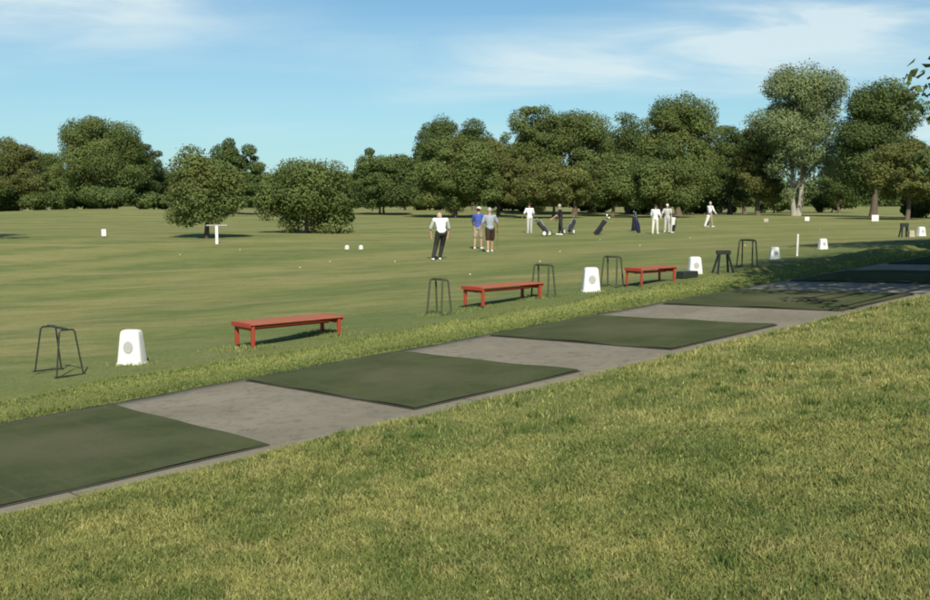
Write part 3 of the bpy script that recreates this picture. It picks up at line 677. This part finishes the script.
x,y=gp(560.5,235); person('golfer in black between the golf carts',x,y,math.radians(80),stand_pose(.10,.10,(.3,.8),(.3,.3)),'black','charcoal',hair='ghair',scale=1.03)
x,y=gp(655,234); person('golfer dressed all in white and cream near the dark bags',x,y,math.radians(-30),stand_pose(.05,.08,(.1,.3),(.1,.3)),'white','cream',hair='hair',sleeve='long')
x,y=gp(667,232); person('golfer in pale grey clothes and white cap, just right of the one in white',x,y,math.radians(160),stand_pose(.05,.05,(.2,.4),(.4,.4)),'palegrey','palegrey',cap='w',hair='hair')
x,y=gp(709.5,227); person('golfer in white top and khaki trousers standing alone by the pale bag',x,y,math.radians(-60),stand_pose(.05,.12,(.1,.5),(.1,.6)),'white','khaki',hair='ghair',scale=1.05,sleeve='long')

def club(label,x,y,face,P,sc,side):
    w=Matrix.Translation((x,y,tz(x,y)))@Matrix.Rotation(face,4,'Z')@Matrix.Scale(sc,4)
    sh=Vector(P['wri'+side]); dr=(sh-Vector(P['elb'+side])).normalized(); hand=sh+dr*.08
    foot=Vector((hand.x+(.12 if side=='R' else -.12),hand.y+.42,.02)); t=thing('golf_club',label,'golf club',w@foot); b=w@foot
    top=w@(hand+(hand-foot).normalized()*.10); MB().tube([(0,0,0),top-b],.009,6).build('shaft',M['steel'],t)
    MB().tube([(top-b)*.78,(top-b)*1.],.016,8).build('grip',M['black'],t); MB().box((.03,0,.0),(.10,.05,.05),bev=.015).build('head',M['steel'],t)
for px,py,fc,pose,sc,sd,l in ((529.5,233,20,stand_pose(.06,.05,(.3,.5),(.3,.4)),1.04,'R','golf club held by the golfer in the white shirt left of the golf carts'),
 (709.5,227,-60,stand_pose(.05,.12,(.1,.5),(.1,.6)),1.05,'R','golf club held by the golfer standing alone at right'),
 (655,234,-30,stand_pose(.05,.08,(.1,.3),(.1,.3)),1.,'L','golf club held by the golfer dressed all in white and cream'),
 (490,252,15,stand_pose(.10,.14,(.3,.2),(.5,.3)),1.02,'R','golf club held by the golfer in the grey shirt')):
    x,y=gp(px,py); club(l,x,y,math.radians(fc),pose,sc,sd)
def golf_bag(label,px,py,lean,rz,mat='black',dz=0,group=None,sc=1.):
    x,y=gp(px,py) if not isinstance(px,tuple) else px
    t=thing('golf_bag',label,'golf bag',(x,y,tz(x,y)+dz),rz,group); t.scale=(sc,)*3
    R=Matrix.Rotation(lean,4,'X')
    def tr(m): m.v=[tuple(R@Vector(v)) for v in m.v]; return m
    tr(MB().tube([(0,0,0),(0,0,.04),(0,0,.45),(0,0,.80),(0,0,.86)],[.105,.115,.105,.125,.12],14)).build('body',M[mat],t,True)
    tr(MB().box((0,-.13,.30),(.17,.08,.34),bev=.03)).build('pocket',M['navy' if mat=='black' else 'black'],t)
    tr(MB().tube([(.12,0,.2),(.2,0,.35),(.2,0,.6),(.12,0,.74)],.018,6)).build('strap',M['black'],t)
    for i in range(6):
        a=i*1.05; m=MB(); p=Vector((.06*math.cos(a),.06*math.sin(a),.80)); q=p*1.0+Vector((.035*math.cos(a),.035*math.sin(a),.22+.05*(i%3)))
        m.tube([p,q],.008,5); m.ball(q,(.035,.045,.03) if i%2 else (.02,.045,.05),8,5); tr(m).build('club',M['steel' if i%2==0 else 'black'],t)
    return t
def cart(label,px,py,rz,wheelmat='white'):
    x,y=gp(px,py); t=thing('push_cart',label,'golf cart',(x,y,tz(x,y)),rz,'golf push carts')
    m=MB(); m.tube([(0,-.25,.15),(0,.15,.55),(0,.42,.98)],.016,8); m.tube([(-.32,0,.16),(0,.02,.42),(.32,0,.16)],.014,8); m.build('frame',M['steel'],t)
    MB().tube([(-.12,.42,.98),(.12,.42,.98)],.02,8).build('handle',M['black'],t)
    for s in(-1,1):
        w=MB(); n=20; vs=[];
        for k in range(n):
            a=2*math.pi*k/n
            for r_,xx in((.16,-.022),(.16,.022),(.125,.022),(.125,-.022)): vs.append((s*.33+xx,r_*math.cos(a),.16+r_*math.sin(a)))
        fs=[(k*4+j,k*4+(j+1)%4,((k+1)%n)*4+(j+1)%4,((k+1)%n)*4+j) for k in range(n) for j in range(4)]
        w.poly(vs,fs).build('wheel',M['black'],t)
        MB().tube([(s*.33-.015,0,.16),(s*.33+.015,0,.16)],.120,16).build('hub',M[wheelmat],t)
    return t,(x,y)
t,(x,y)=cart('golf push cart with white wheels left of the golfer in black',547,236,math.radians(60))
golf_bag('black golf bag strapped to the cart left of the golfer in black',(x,y-.02),0,-.75,math.radians(60),dz=.16,sc=.95)
t,(x,y)=cart('golf push cart with white wheels right of the golfer in black',569,234,math.radians(-40))
golf_bag('black golf bag strapped to the cart right of the golfer in black',(x,y-.02),0,-.7,math.radians(-40),dz=.16,sc=.95)
golf_bag('dark golf bag leaning to the left, standing alone right of the golf carts',595,235,.62,math.radians(85),dz=.03,sc=1.15)
golf_bag('black golf bag at the left of the white clad golfer, left one of two',633,231,.15,math.radians(30),dz=.0,sc=1.1)
golf_bag('navy golf bag at the left of the white clad golfer, right one of two',639,233,.3,math.radians(-60),'navy',dz=.02,sc=1.)
golf_bag('cream golf bag at the feet of the golfer standing alone at right',705,227,.3,math.radians(60),'white',dz=.03,sc=1.)
golf_bag('pale golf bag beside the golfer with the white cap',672,233,.12,math.radians(20),'white',dz=.0,sc=1.1)

# ---------------------------------------------------------------- world, sun, camera
SD=Vector((.12,-1.,.90)).normalized()   # direction towards the sun: high, behind the camera, a little left
el=math.asin(SD.z); az=math.atan2(SD.x,SD.y)
W=bpy.data.worlds.new('World'); S.world=W; W.use_nodes=True; nt=W.node_tree; nt.nodes.clear()
def wn(t,**k):
    n=nt.nodes.new(t)
    for a,b in k.items(): setattr(n,a,b)
    return n
def wl(a,b): nt.links.new(a,b)
def wm(op,a,b=0.,clamp=False):
    n=wn('ShaderNodeMath',operation=op,use_clamp=clamp)
    for q,s in((a,n.inputs[0]),(b,n.inputs[1])):
        if isinstance(q,(int,float)): s.default_value=q
        else: wl(q,s)
    return n.outputs[0]
def wr(f,lo,hi):
    n=wn('ShaderNodeMapRange',interpolation_type='SMOOTHSTEP'); wl(f,n.inputs[0]); n.inputs[1].default_value=lo; n.inputs[2].default_value=hi; return n.outputs[0]
sky=wn('ShaderNodeTexSky',sky_type='NISHITA'); sky.sun_disc=False; sky.sun_elevation=el; sky.sun_rotation=az; sky.air_density=1.; sky.dust_density=.4; sky.ozone_density=1.6
tc=wn('ShaderNodeTexCoord'); sp=wn('ShaderNodeSeparateXYZ'); wl(tc.outputs['Generated'],sp.inputs[0])
zc=wm('MAXIMUM',sp.outputs[2],.0); 
# high cirrus sheet: project the direction on a flat layer
inv=wm('DIVIDE',1.,wm('ADD',zc,.10)); cx=wm('MULTIPLY',sp.outputs[0],inv); cy=wm('MULTIPLY',sp.outputs[1],inv)
cb=wn('ShaderNodeCombineXYZ'); wl(cx,cb.inputs[0]); wl(cy,cb.inputs[1])
mp=wn('ShaderNodeMapping'); wl(cb.outputs[0],mp.inputs[0]); mp.inputs['Rotation'].default_value=(0,0,math.radians(-14)); mp.inputs['Scale'].default_value=(.42,1.15,1); mp.inputs['Location'].default_value=(CLX:=1.9,CLY:=.3,0)
n1=wn('ShaderNodeTexNoise'); n1.inputs['Scale'].default_value=.85; n1.inputs['Detail'].default_value=8; n1.inputs['Roughness'].default_value=.55; n1.inputs['Distortion'].default_value=.5; wl(mp.outputs[0],n1.inputs['Vector'])
n2=wn('ShaderNodeTexNoise'); n2.inputs['Scale'].default_value=.33; n2.inputs['Detail'].default_value=3; wl(mp.outputs[0],n2.inputs['Vector'])
dens=wm('MULTIPLY',wr(n1.outputs[0],.40,.72),wr(n2.outputs[0],.38,.62))
# the cirrus banks of the photograph: upper left, and a long one rising to the right
el_=wm('DIVIDE',sp.outputs[2],wm('MAXIMUM',sp.outputs[1],.05)); ax_=wm('DIVIDE',sp.outputs[0],wm('MAXIMUM',sp.outputs[1],.05))
front=wm('GREATER_THAN',sp.outputs[1],.05)
wob=wm('MULTIPLY',wm('SUBTRACT',n1.outputs[0],.5),.09)
def bank(a0,a1,e0,slope,width,amt):
    c=wm('ADD',wm('MULTIPLY',wm('SUBTRACT',ax_,a0),slope),e0); dd=wm('ABSOLUTE',wm('ADD',wm('SUBTRACT',el_,c),wob))
    f=wm('SUBTRACT',1.,wr(dd,0.,width)); edge=wm('MULTIPLY',wr(ax_,a0-.12,a0+.08),wm('SUBTRACT',1.,wr(ax_,a1-.1,a1+.15)))
    return wm('MULTIPLY',wm('MULTIPLY',f,edge),amt)
mpc=wn('ShaderNodeMapping'); cb2=wn('ShaderNodeCombineXYZ'); wl(ax_,cb2.inputs[0]); wl(el_,cb2.inputs[1]); wl(cb2.outputs[0],mpc.inputs[0]); mpc.inputs['Scale'].default_value=(3.2,14,1); mpc.inputs['Rotation'].default_value=(0,0,math.radians(4))
n3=wn('ShaderNodeTexNoise'); n3.inputs['Scale'].default_value=1.6; n3.inputs['Detail'].default_value=8; n3.inputs['Roughness'].default_value=.56; n3.inputs['Distortion'].default_value=.5; wl(mpc.outputs[0],n3.inputs['Vector'])
tex=wr(n3.outputs[0],.30,.68)
b1=bank(-.62,-.24,.178,.03,.075,1.3); b2=bank(.0,.75,.118,.08,.045,1.0); b3=bank(-.16,-.05,.140,.0,.03,.25); b4=bank(.2,.8,.150,.06,.03,.35)
banks=wm('MULTIPLY',wm('MULTIPLY',wm('ADD',wm('ADD',b1,b2),wm('ADD',b3,b4)),front),wm('ADD',wm('MULTIPLY',tex,.8),.2))
low=wm('MULTIPLY',bank(.425,.52,.068,0.,.022,1.),front)
fac=wm('MAXIMUM',wm('ADD',wm('MULTIPLY',dens,.16),banks),low,)
fac=wm('MINIMUM',fac,.82)
# thin milky air towards the horizon
hz=wm('MULTIPLY',wm('SUBTRACT',1.,wr(zc,.0,.26)),.45)
mx=wn('ShaderNodeMix',data_type='RGBA'); wl(hz,mx.inputs[0]); wl(sky.outputs[0],mx.inputs[6]); mx.inputs[7].default_value=(6.6,8.2,8.4,1)
tn=wn('ShaderNodeMix',data_type='RGBA',blend_type='MULTIPLY'); tn.inputs[0].default_value=1.; wl(mx.outputs[2],tn.inputs[6]); tn.inputs[7].default_value=(.66,.92,1.03,1)
mx2=wn('ShaderNodeMix',data_type='RGBA'); wl(fac,mx2.inputs[0]); wl(tn.outputs[2],mx2.inputs[6]); mx2.inputs[7].default_value=(7.4,8.7,9.0,1)
bg=wn('ShaderNodeBackground'); bg.inputs[1].default_value=.07; wl(mx2.outputs[2],bg.inputs[0]); ow=wn('ShaderNodeOutputWorld'); wl(bg.outputs[0],ow.inputs[0])
L=bpy.data.lights.new('sun','SUN'); L.energy=4.2; L.angle=math.radians(.53); L.color=(1.,.93,.80); lo=bpy.data.objects.new('sun',L); link(lo)
lo.rotation_euler=(-SD).to_track_quat('-Z','Y').to_euler(); lo.location=(0,-10,40)
cam=bpy.data.cameras.new('camera'); co=bpy.data.objects.new('camera',cam); link(co); S.camera=co
cam.sensor_width=36; cam.lens=F/930*36; cam.clip_end=6000; cam.clip_start=.1
co.location=(0,0,H); co.rotation_euler=(math.pi/2-PIT,0,0)
S.view_settings.view_transform='Standard'; S.view_settings.look='None'; S.view_settings.exposure=.50; S.view_settings.gamma=1; S.view_settings.use_curve_mapping=False
S.cycles.max_bounces=5; S.cycles.diffuse_bounces=3; S.cycles.transparent_max_bounces=4
S.cycles.filter_width=1.9
